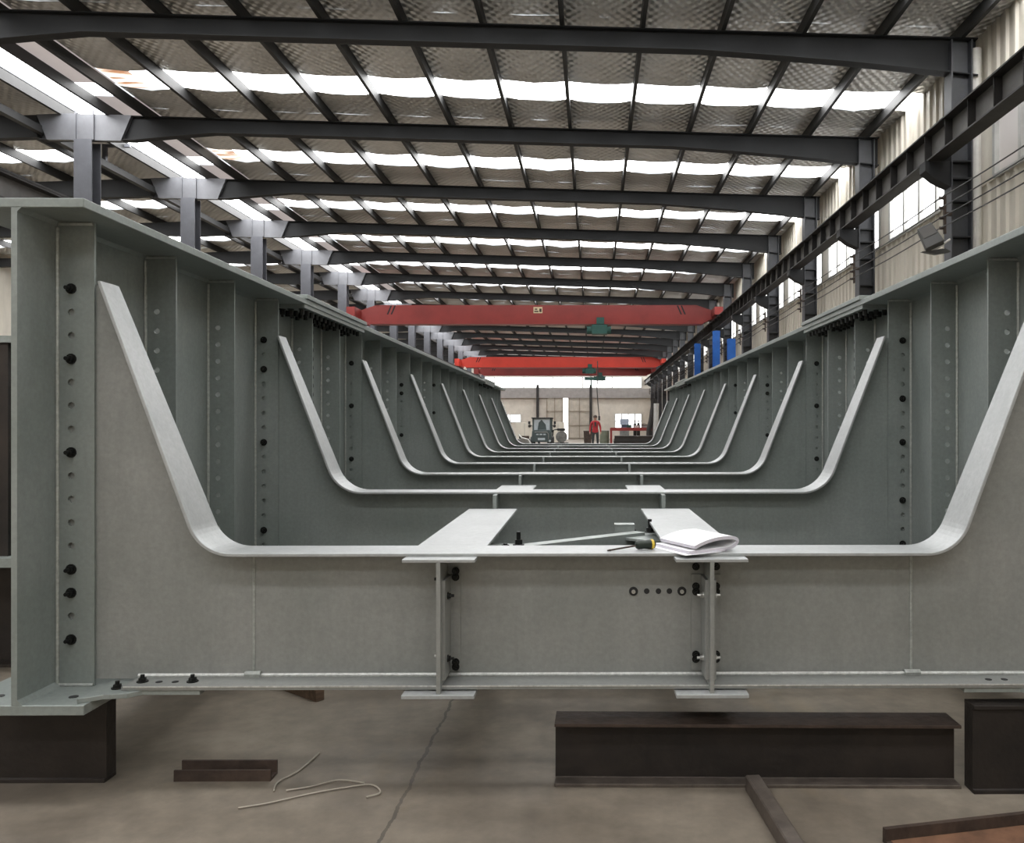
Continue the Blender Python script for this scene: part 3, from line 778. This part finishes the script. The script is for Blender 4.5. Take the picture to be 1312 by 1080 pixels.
for n in range(-2, N1):
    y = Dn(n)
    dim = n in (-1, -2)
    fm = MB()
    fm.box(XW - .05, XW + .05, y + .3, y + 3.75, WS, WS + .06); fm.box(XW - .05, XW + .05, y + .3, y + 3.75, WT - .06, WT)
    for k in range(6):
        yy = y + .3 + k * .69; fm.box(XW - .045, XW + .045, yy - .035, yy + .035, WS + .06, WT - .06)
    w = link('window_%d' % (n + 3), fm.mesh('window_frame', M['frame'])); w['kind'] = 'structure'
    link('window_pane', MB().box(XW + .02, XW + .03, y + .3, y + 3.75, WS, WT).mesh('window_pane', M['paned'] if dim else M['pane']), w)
struct('wall_left', MB().box(XL - .2, XL, YB, YE, 0, 7.2), M['cream'])
struct('wall_front', MB().box(XL - .2, XW + .2, YB - .2, YB, 0, 7.5), M['creamd'])

# end wall: cladding, strip window, sliding doors, small windows
k = YE / 1050
fx = lambda px: (px - 760) * k
fz = lambda py: CAMH + (545 - py) * k
holes = [(fx(520), fx(822), fz(497), fz(483)), (fx(788), fx(822), fz(548.5), fz(530)), (fx(640), fx(667.5), fz(541), fz(531)), (fx(721.5), fx(728), 0.0, fz(507.5))]
xs = sorted({XL, XW + .2, *[h[0] for h in holes], *[h[1] for h in holes]})
zs = sorted({0, 7.5, *[h[2] for h in holes], *[h[3] for h in holes]})
wb = MB()
for a, b in zip(xs, xs[1:]):
    for c, d in zip(zs, zs[1:]):
        mx, mz = (a + b) / 2, (c + d) / 2
        if not any(h[0] < mx < h[1] and h[2] < mz < h[3] for h in holes):
            wb.box(a, b, YE, YE + .2, c, d)
struct('wall_back', wb, M['creamd'])
def endwin(name, h, cols, rows, m):
    fm = MB()
    for i in range(cols + 1):
        x = h[0] + (h[1] - h[0]) * i / cols; fm.box(x - .05, x + .05, YE - .05, YE + .05, h[2], h[3])
    for i in range(rows + 1):
        z = h[2] + (h[3] - h[2]) * i / rows; fm.box(h[0], h[1], YE - .05, YE + .05, z - .04, z + .04)
    w = link(name, fm.mesh('window_frame', M['frame'])); w['kind'] = 'structure'
    link('window_pane', MB().box(h[0], h[1], YE + .06, YE + .08, h[2], h[3]).mesh('window_pane', m), w)
endwin('window_30', holes[0], 8, 1, M['pane']); endwin('window_31', holes[1], 4, 2, M['pane']); endwin('window_32', holes[2], 2, 1, M['pane'])
struct('window_33', MB().box(holes[3][0], holes[3][1], YE + .1, YE + .12, 0, holes[3][3]), M['pane'])
for i, (a, b) in enumerate(((700, 721.5), (728, 757))):
    d = MB(); d.box(fx(a), fx(b), YE - .12, YE - .04, .02, fz(507))
    do = link('door_%d' % (i + 1), d.mesh('door_leaf', mat('cream door sheet %d' % i, (.46, .42, .36), .6))); do['kind'] = 'structure'
    f = MB()
    for z in (.1, fz(545), fz(527), fz(508)): f.box(fx(a), fx(b), YE - .16, YE - .12, z - .04, z + .04)
    for x in (fx(a) + .06, (fx(a) + fx(b)) / 2, fx(b) - .06): f.box(x - .05, x + .05, YE - .16, YE - .12, .05, fz(508))
    link('door_frame', f.mesh('door_frame', mat('tan door frame %d' % i, (.30, .26, .21), .6)), do)
struct('trim_1', MB().box(-9, XW, YE - .2, YE, fz(510), fz(498)), mat('grey wall band', (.30, .28, .27), .7))
for i, px in enumerate((689, 757)):
    struct('trim_%d' % (i + 2), MB().box(fx(px) - .12, fx(px) + .12, YE - .25, YE, 0, 5.0), M['runway'])

# downpipe
for n, lab in ((0, 'cream round drain pipe on the right wall behind the nearest wall column'), (6, 'cream drain pipe far down the right wall')):
    tag(hall('drain_pipe', MB().cyl((0, 0, 0), (0, 0, 6.6), .075, 14), M['pipe'], org=(0, 0, 0)), lab, 'pipe').location = (5.435, Dn(n) + .02, 0)

# floodlight
fl = empty('floodlight', 'dark floodlight on an arm at the nearest right wall column', 'floodlight', (4.66, 11.35, 3.87))
fh = link('housing', MB().prism([(-.13, -.17), (.13, -.17), (.10, .17), (-.10, .17)], 'y', -.06, .06).mesh('housing', M['lamp'], bevel=.01), fl); fh.rotation_euler = (math.radians(-18), math.radians(-24), math.radians(-15))
gl_ = link('lamp_glass', MB().box(-.09, .09, -.07, -.06, -.02, .13).mesh('lamp_glass', M['lampg']), fh)
link('arm', MB().tube([(.05, .03, -.14), (.10, .06, -.17), (.34, .14, .0)], .015, 8).mesh('arm', M['pipe']), fl)
link('bracket', MB().prism([(-.10, -.20), (.22, -.16), (.30, -.20), (.1, -.24)], 'y', 0, .08).mesh('bracket', M['lamp']), fl)

# blue posts
for y, z1, lab in ((27.7, 4.18, 'short blue steel post by the right wall, nearest of the three'), (31.1, 4.84, 'tall wide blue steel post by the right wall, between the two others'), (36.7, 4.92, 'tall blue steel post by the right wall, farthest of the three')):
    p = empty('blue_post', lab, 'post', (4.67, y, 0), 'blue posts by the right wall')
    link('shaft', MB().prism(h_col(.26, .20), 'z', .03, z1).mesh('shaft', M['blue']), p)
    link('base_plate', MB().box(-.22, .22, -.2, .2, 0, .03).mesh('base_plate', M['blue']), p)

# overhead cranes
XA, XB = -9.3, 4.82
def crane(y, m, hoist_x, hook_z, lab, sign=False, zb=5.28, hz=.72):
    c = empty('overhead_crane', lab, 'crane', (0, y, 5.48), 'red overhead cranes')
    z0, z1 = zb - 5.48, zb + hz - 5.48
    poly = [(XA + .05, z0 + .22), (XA + .5, z0), (XB - .5, z0), (XB - .05, z0 + .22), (XB - .05, z0 + .48), (XB - .75, z1), (XA + .75, z1), (XA + .05, z0 + .48)]
    g = link('girder', MB().prism(poly, 'y', -.22, .22).mesh('girder', m), c)
    link('bottom_flange', MB().box(XA + .5, XB - .5, -.28, .28, z0 - .03, z0).mesh('bottom_flange', M['red']), c)
    for x in (XA, XB):
        e = link('end_carriage', MB().box(x - .16, x + .16, -1.1, 1.1, .03 - (.18 if x < 0 else 0), .33).mesh('end_carriage', m), c)
        for yy in (-.85, .85): link('wheel', MB().cyl((x - .06, yy, .13 - (.18 if x < 0 else 0)), (x + .06, yy, .13 - (.18 if x < 0 else 0)), .13, 14).mesh('wheel', M['black']), e)
    st = MB()
    for x in (XA + 1.35, XA + 1.5, XB - 1.5, XB - 1.35):
        st.add([(x - .03, -.225, z1 - .02), (x + .03, -.225, z1 - .02), (x + .03 - .15, -.225, z0 + .35), (x - .03 - .15, -.225, z0 + .35)] if x < 0 else [(x - .03, -.225, z1 - .02), (x + .03, -.225, z1 - .02), (x + .18, -.225, z0 + .35), (x + .12, -.225, z0 + .35)], [(0, 1, 2, 3)])
    link('painted_stripe', st.mesh('painted_stripe', M['rafter']), g)
    if sign:
        link('sign_plate', MB().box(-2.35, -2.0, -.24, -.225, z0 + .40, z0 + .64).mesh('sign_plate', M['plate']), c)
        link('sign_marks', MB().box(-2.32, -2.15, -.245, -.24, z0 + .44, z0 + .49).box(-2.12, -2.03, -.245, -.24, z0 + .44, z0 + .58).box(-2.3, -2.2, -.245, -.24, z0 + .53, z0 + .58).mesh('sign_marks', M['millr']), c)
    h = link('hoist', MB().box(hoist_x - .3, hoist_x + .3, -.34, .2, z0 - .42, z0 - .06).cyl((hoist_x - .5, -.1, z0 - .25), (hoist_x + .45, -.1, z0 - .25), .17, 12).box(hoist_x - .12, hoist_x + .18, -.36, -.28, z0 - .05, z0 + .22).mesh('hoist', M['green']), c)
    if hook_z:
        zz = hook_z - 5.48
        link('rope', MB().cyl((hoist_x + .12, -.1, z0 - .4), (hoist_x + .16, -.1, zz + .3), .018, 6).cyl((hoist_x - .1, -.1, z0 - .4), (hoist_x + .1, -.1, zz + .3), .018, 6).mesh('rope', M['cable']), h)
        link('hook_block', MB().box(hoist_x - .35, hoist_x + .5, -.2, 0, zz + .1, zz + .3).cyl((hoist_x + .1, -.1, zz - .3), (hoist_x + .1, -.1, zz + .12), .05, 8).mesh('hook_block', M['green']), h)
    return c
crane(32.5, M['red'], .25, None, 'red overhead crane with pale sign plate, nearest of the three', True)
crane(57.0, M['red2'], -.25, 4.3, 'bright red overhead crane with a teal hook block, middle of the three')
crane(66.0, M['red'], .55, None, 'dull red overhead crane half hidden behind the bright red one')

# pendant chain beside the worker
tag(hall('pendant_cable', MB().tube([(0, 0, 5.0), (.02, 0, 4.2), (-.03, 0, 3.4), (.02, 0, 2.6), (.10, 0, 1.75)], .03, 6).box(.04, .16, -.05, .05, 1.55, 1.8), M['cable']), 'dark crane pendant cable hanging down beside the worker in red', 'cable').location = (.25, 47.5, 0)

# ============================================================ FAR END: forklift, worker, machines
def tp(name, mb, m, parent, **k): return link(name, mb.mesh(name, m, **k), parent)
FY = 52.
ft = empty('forklift', 'dark green grey forklift truck with glazed cab parked at the far end', 'forklift', ((695 - 760) * FY / 1050, FY, 0))
bd = MB(); bd.prism([(-.60, .22), (.60, .22), (.62, .5), (.58, .92), (.45, .98), (-.45, .98), (-.58, .92), (-.62, .5)], 'y', -1.0, -.45)
bd.box(-.58, .58, -.45, 1.1, .25, .80)
body = tp('body', bd, M['flift'], ft, bevel=.02)
gp_ = MB()
for i in range(3): gp_.box(-.33 + i * .22, -.17 + i * .22, -1.02, -1.0, .66, .74)
tp('grille', gp_, M['glass'], body)
tp('number_plate', MB().box(-.22, .22, -1.03, -1.0, .34, .48), M['glass'], body)
tp('rim_bar', MB().tube([(-.42, -1.02, .84), (.36, -1.02, .84), (.44, -1.02, .7), (.44, -1.02, .4)], .025, 6), M['greymach'], body)
for x in (-.55, .55):
    tp('cab_post', MB().box(x - .05, x + .05, -.50, -.40, .9, 1.70), M['flift'], ft); tp('cab_post', MB().box(x - .05, x + .05, .75, .85, .8, 1.70), M['flift'], ft)
cab = ft
tp('roof', MB().box(-.66, .66, -.58, .92, 1.68, 1.76), M['black'], cab, bevel=.02)
tp('rear_window', MB().box(-.50, .50, -.46, -.44, .98, 1.68), M['glass'], cab)
tp('seat', MB().prism([(-.30, .85), (.30, .85), (.24, 1.30), (-.02, 1.62), (-.20, 1.45)], 'y', -.475, -.465), M['flift'], ft)
for x in (-.60, .60):
    for y in (-.65, .75): tp('wheel', MB().lathe([(.1, -.1), (.26, -.1), (.28, -.05), (.28, .05), (.26, .1), (.1, .1)], 16, (x, y, .28), 'x'), M['black'], ft)
for x in (-.3, .3): tp('mast', MB().box(x - .06, x + .06, 1.1, 1.22, .1, 1.74), M['flift'], ft); tp('fork', MB().box(x - .06, x + .06, 1.22, 2.2, .08, .12), M['mill'], ft)
tp('headlamp', MB().cyl((.52, -.9, .3), (.52, -1.04, .3), .07, 10), M['glass'], ft)
for x in (-.80, .80): tp('mirror', MB().box(x - .07, x + .07, -.45, -.41, 1.33, 1.52).tube([(x, -.42, 1.3), (x * .7, -.42, 1.2)], .02, 6), M['black'], ft)

def at(px, y, z=0): return ((px - 760) * y / 1050, y, z)
# pale panels either side of the forklift
for px, w, lab in ((672, 1.3, 'pale metal cabinet standing left of the forklift'), (715, .85, 'pale metal cabinet standing right of the forklift')):
    c = empty('metal_cabinet', lab, 'cabinet', at(px, 58.), 'pale cabinets by the forklift')
    tp('cabinet_body', MB().box(-w / 2, w / 2, 0, .5, .05, 1.45 if px < 700 else 1.5), M['cream'], c, bevel=.01)
    tp('plinth', MB().box(-w / 2 + .03, w / 2 - .03, .03, .5, 0, .05), M['black'], c)
    tp('door_seam', MB().box(-.01, .01, -.005, 0, .1, 1.4), M['greymach'], c)
    tp('dial', MB().cyl((w * .28 if px < 700 else -w * .3, 0, 1.22), (w * .28 if px < 700 else -w * .3, -.04, 1.22), .11, 12), M['runway'], c)
# cable drum / machine right of forklift
m = empty('motor_unit', 'round grey motor with dark frame on the floor right of the forklift', 'machine', at(719.5, 54.))
tp('drum', MB().lathe([(.1, -.22), (.36, -.22), (.38, -.1), (.38, .12), (.30, .22), (.1, .22)], 18, (0, 0, .52), 'y'), M['greymach'], m, smooth=False)
tp('base', MB().box(-.45, .45, -.28, .28, 0, .14), M['black'], m)
tp('top_box', MB().box(-.28, .24, -.2, .2, .9, 1.06), M['runway'], m)
tp('side_arm', MB().tube([(-.2, 0, 1.0), (-.55, 0, .95), (-.62, 0, .1)], .05, 6), M['runway'], m)
m = empty('welding_machine', 'low grey and brown welding machine with hose left of the forklift', 'machine', at(671.5, 50.))
tp('case', MB().box(-.4, .4, -.2, .3, .1, .45), M['greymach'], m, bevel=.02)
tp('lid', MB().box(-.3, .3, -.15, .25, .45, .62), M['millr'], m)
tp('hose', MB().tube([(-.3, -.22, .7), (-.1, -.3, .5), (.25, -.35, .42), (.45, -.3, .12)], .05, 6), M['frame'], m)
tp('foot', MB().box(-.35, .35, -.1, .25, 0, .1), M['black'], m)

# steel plate piles, red trestle table with machines right
pl = [(812, 47.5, 2.2, 'dark', .22), ]
for i in range(4):
    z = .04 + i * .155
    p = MB().box(-1.15 + .03 * i, 1.25 - .05 * (i % 2), -.6, .6, z, z + .155)
    tag(hall('steel_plate', p, M['mill'] if i % 2 else M['runway'], org=(0, 0, z)), 'dark flat steel plate in the pile under the red bench, %s' % ('lowest of the four', 'second from the bottom', 'third from the bottom', 'topmost of the four')[i], 'steel plate', 'steel plates in a pile').location = at(811, 47.5, z)
sk_ = MB().box(-.9, -.8, -.5, .5, 0, .04).box(.8, .9, -.5, .5, 0, .04)
tag(hall('pile_bearer', MB().box(-.9, .9, -.5, .5, 0, .04), M['wood']), 'timber bearer under the pile of dark steel plates', 'timber').location = at(811, 47.5)
rt = empty('red_bench', 'long red steel work bench at the far end right of the worker', 'bench', at(809, 52.))
tp('bench_beam', MB().box(-1.36, 1.30, -.1, .1, .92, 1.10), M['red'], rt)
tp('bench_top', MB().box(-1.3, 1.3, -.1, .7, 1.10, 1.12), M['red'], rt)
for x in (-1.28, 1.2):
    for y in (0, .6): tp('leg', MB().box(x - .06, x + .06, y - .06, y + .06, 0, .92), M['red'], rt)
bm_ = empty('blue_machine', 'blue grey drilling machine standing behind the red bench before the window', 'machine', at(800, 54.))
tp('machine_base', MB().box(-.3, .3, -.2, .3, 0, .9), M['greymach'], bm_)
tp('machine_column', MB().box(-.18, .18, -.1, .2, .9, 1.55), mat('blue grey enamel', (.16, .22, .34), .5), bm_)
tp('machine_head', MB().box(-.28, .28, -.35, .2, 1.3, 1.68), mat('pale blue enamel', (.38, .45, .55), .5), bm_)
for i, (px, lab) in enumerate(((813.5, 'dark gas bottle behind the red bench, left one of the pair'), (818, 'dark gas bottle behind the red bench, right one of the pair'))):
    g = empty('gas_bottle', lab, 'gas bottle', at(px, 53.6), 'gas bottles behind the bench')
    tp('cylinder', MB().lathe([(.05, 0), (.11, .01), (.11, 1.25), (.08, 1.38), (.04, 1.44)], 12), M['runway'], g, smooth=True)
    tp('valve', MB().cyl((0, 0, 1.44), (0, 0, 1.58), .035, 8), M['millr'], g)
for i, (px, w, h, mm, lab) in enumerate(((806, .3, .18, 'green', 'small teal tool box on the red bench'), (815.5, .30, .14, 'frame', 'small white box on the red bench, left of the pinkish one'), (825.5, .36, .2, 'paned', 'small pinkish box at the right of the red bench'))):
    t_ = empty('tool_box', lab, 'box', at(px, 52.35, 1.12), 'boxes on the red bench')
    tp('case', MB().box(-w / 2, w / 2, -.12, .12, 0, h * .75), M['greymach'] if mm == 'paned' else M[mm], t_); tp('lid', MB().box(-w / 2 - .01, w / 2 + .01, -.13, .13, h * .75, h), M['millr'] if mm == 'paned' else M[mm], t_)
    tp('handle', MB().tube([(-.08, 0, h), (-.08, 0, h + .05), (.08, 0, h + .05), (.08, 0, h)], .012, 6), M['black'], t_)
sc_ = empty('scrap_bin', 'dark steel bin standing behind the worker in red', 'bin', at(753, 56.))
tp('bin_body', MB().prism([(-.24, 0), (.24, 0), (.28, .85), (-.28, .85)], 'y', -.25, .25), M['millr'], sc_); tp('rim', MB().box(-.3, .3, -.27, .27, .85, .9), M['bar'], sc_)
sc_ = empty('green_drum', 'dull green drum standing on the floor right of the worker', 'drum', at(774.5, 53.))
tp('drum_body', MB().lathe([(.1, 0), (.30, 0), (.30, .28), (.32, .3), (.30, .32), (.30, .6), (.32, .62), (.30, .64), (.30, .9), (.1, .9)], 16), mat('dull green paint', (.16, .18, .13), .6), sc_); tp('lid', MB().cyl((0, 0, .9), (0, 0, .93), .28, 14), M['greymach'], sc_)
# tall dark duct in the far corner
dk = empty('exhaust_pipe', 'thick dark bent exhaust pipe in the far right corner above the bench', 'pipe', at(836, 50.))
tp('bend', MB().tube(spline([(-.2, 0, 0), (-.22, 0, .9), (-.08, 0, 1.6), (.05, 0, 2.5), (.02, 0, 2.9)], 5), .16, 10), M['runway'], dk); tp('lower_cover', MB().cyl((.18, -.1, 0), (.22, -.1, 2.6), .17, 10), M['frame'], dk)

# worker
def worker():
    J = {}; pts = []; edges = []; rad = []
    def P(name, p, r, par=None):
        J[name] = len(pts); pts.append(p); rad.append(r)
        if par is not None: edges.append((J[par], J[name]))
    P('pel', (0, 0, .95), (.15, .11)); P('waist', (0, 0, 1.10), (.155, .11), 'pel'); P('chest', (0, 0, 1.32), (.19, .13), 'waist'); P('sh', (0, 0, 1.46), (.12, .09), 'chest')
    P('neck', (0, -.01, 1.54), (.06, .06), 'sh'); P('jaw', (0, -.03, 1.60), (.075, .085), 'neck'); P('head', (0, -.015, 1.69), (.085, .10), 'jaw'); P('crown', (0, 0, 1.76), (.06, .07), 'head')
    P('nose', (0, -.125, 1.655), (.018, .02), 'head')
    for s, t in ((-1, 'l'), (1, 'r')):
        P('ear' + t, (s * .09, 0, 1.66), (.015, .022), 'head')
        P('hip' + t, (s * .11, 0, .86), (.10, .10), 'pel'); P('knee' + t, (s * .13, -.03 - .02 * s, .49), (.075, .075), 'hip' + t); P('ank' + t, (s * .14, .02 - .03 * s, .09), (.055, .055), 'knee' + t)
        P('toe' + t, (s * .16, -.15 - .03 * s, .045), (.045, .04), 'ank' + t)
        P('sho' + t, (s * .20, 0, 1.42), (.085, .085), 'sh'); P('elb' + t, (s * .28, .02, 1.15), (.062, .062), 'sho' + t); P('wri' + t, (s * .30, -.05, .90), (.042, .042), 'elb' + t); P('palm' + t, (s * .30, -.065, .83), (.04, .028), 'wri' + t)
        for k, (dy, ln) in enumerate(((-.028, .085), (-.009, .095), (.010, .088), (.028, .068))):
            P('f%d%s' % (k, t), (s * .302, -.07 + dy, .785), (.010, .010), 'palm' + t); P('g%d%s' % (k, t), (s * .292, -.075 + dy, .785 - ln * .6), (.008, .008), 'f%d%s' % (k, t))
        P('th' + t, (s * .285, -.115, .83), (.012, .012), 'palm' + t); P('tt' + t, (s * .278, -.128, .785), (.009, .009), 'th' + t)
    me = bpy.data.meshes.new('person_skin'); me.from_pydata(pts, edges, [])
    ob = bpy.data.objects.new('tmp', me); C.objects.link(ob)
    ob.modifiers.new('s', 'SKIN').use_smooth_shade = True
    for i, d in enumerate(me.skin_vertices[0].data): d.radius = rad[i]; d.use_root = i == 0
    ob.modifiers.new('d', 'SUBSURF').levels = 1
    dg_ = bpy.context.evaluated_depsgraph_get(); dg_.update()
    out = bpy.data.meshes.new_from_object(ob.evaluated_get(dg_)); bpy.data.objects.remove(ob)
    out.name = 'person'
    out.materials.clear()
    for m in ('skin', 'cloth_red', 'cloth_dark', 'black'): out.materials.append(M[m])
    for p in out.polygons:
        c = p.center; p.use_smooth = True
        if c.z < .11: k = 3
        elif c.z > 1.53: k = 0
        elif abs(c.x) > .24 and c.z < .91: k = 0
        elif c.z > .86: k = 1
        else: k = 2
        p.material_index = k
    return out
wk = link('person', worker())
wy = 45.5
wk.location = ((762.7 - 760) * wy / 1050, wy, 0)
tag(wk, 'worker in a red jacket and dark trousers standing at the far end facing the camera', 'person')
tp('hard_hat', MB().lathe([(.135, 1.70), (.115, 1.72), (.11, 1.76), (.085, 1.81), (.03, 1.83)], 14, (0, -.005, -.0)), M['millr'], wk, smooth=True)
tp('jacket_opening', MB().prism([(-.035, 1.20), (.035, 1.20), (.05, 1.44), (-.05, 1.44)], 'y', -.155, -.12), M['cloth_dark'], wk)
for s in (-1, 1): tp('eye', MB().lathe([(.002, -.012), (.012, 0), (.002, .012)], 8, (s * .035, -.105, 1.68)), M['black'], wk)
tp('mouth', MB().box(-.025, .025, -.118, -.10, 1.605, 1.613), M['red'], wk)

# ============================================================ light, world, camera
w = bpy.data.worlds.new('World'); bpy.context.scene.world = w; w.use_nodes = True
w.node_tree.nodes['Background'].inputs['Color'].default_value = (.9, .95, 1, 1); w.node_tree.nodes['Background'].inputs['Strength'].default_value = 1.0

cam = bpy.data.cameras.new('camera'); co = bpy.data.objects.new('camera', cam); C.objects.link(co)
co.location = (0, 0, CAMH); co.rotation_euler = (PI / 2, 0, 0)
cam.sensor_width = 36; cam.lens = 1050 * 36 / 1312
cam.shift_x = (656 - 760) / 1312; cam.shift_y = 5 / 1312
cam.clip_start = .05; cam.clip_end = 300
S = bpy.context.scene
S.camera = co
S.view_settings.view_transform = 'Standard'; S.view_settings.look = 'None'; S.view_settings.exposure = 0.38
S.cycles.use_denoising = True
S.cycles.max_bounces = 8; S.cycles.diffuse_bounces = 5; S.cycles.glossy_bounces = 3
S.cycles.caustics_reflective = False; S.cycles.sample_clamp_indirect = 6
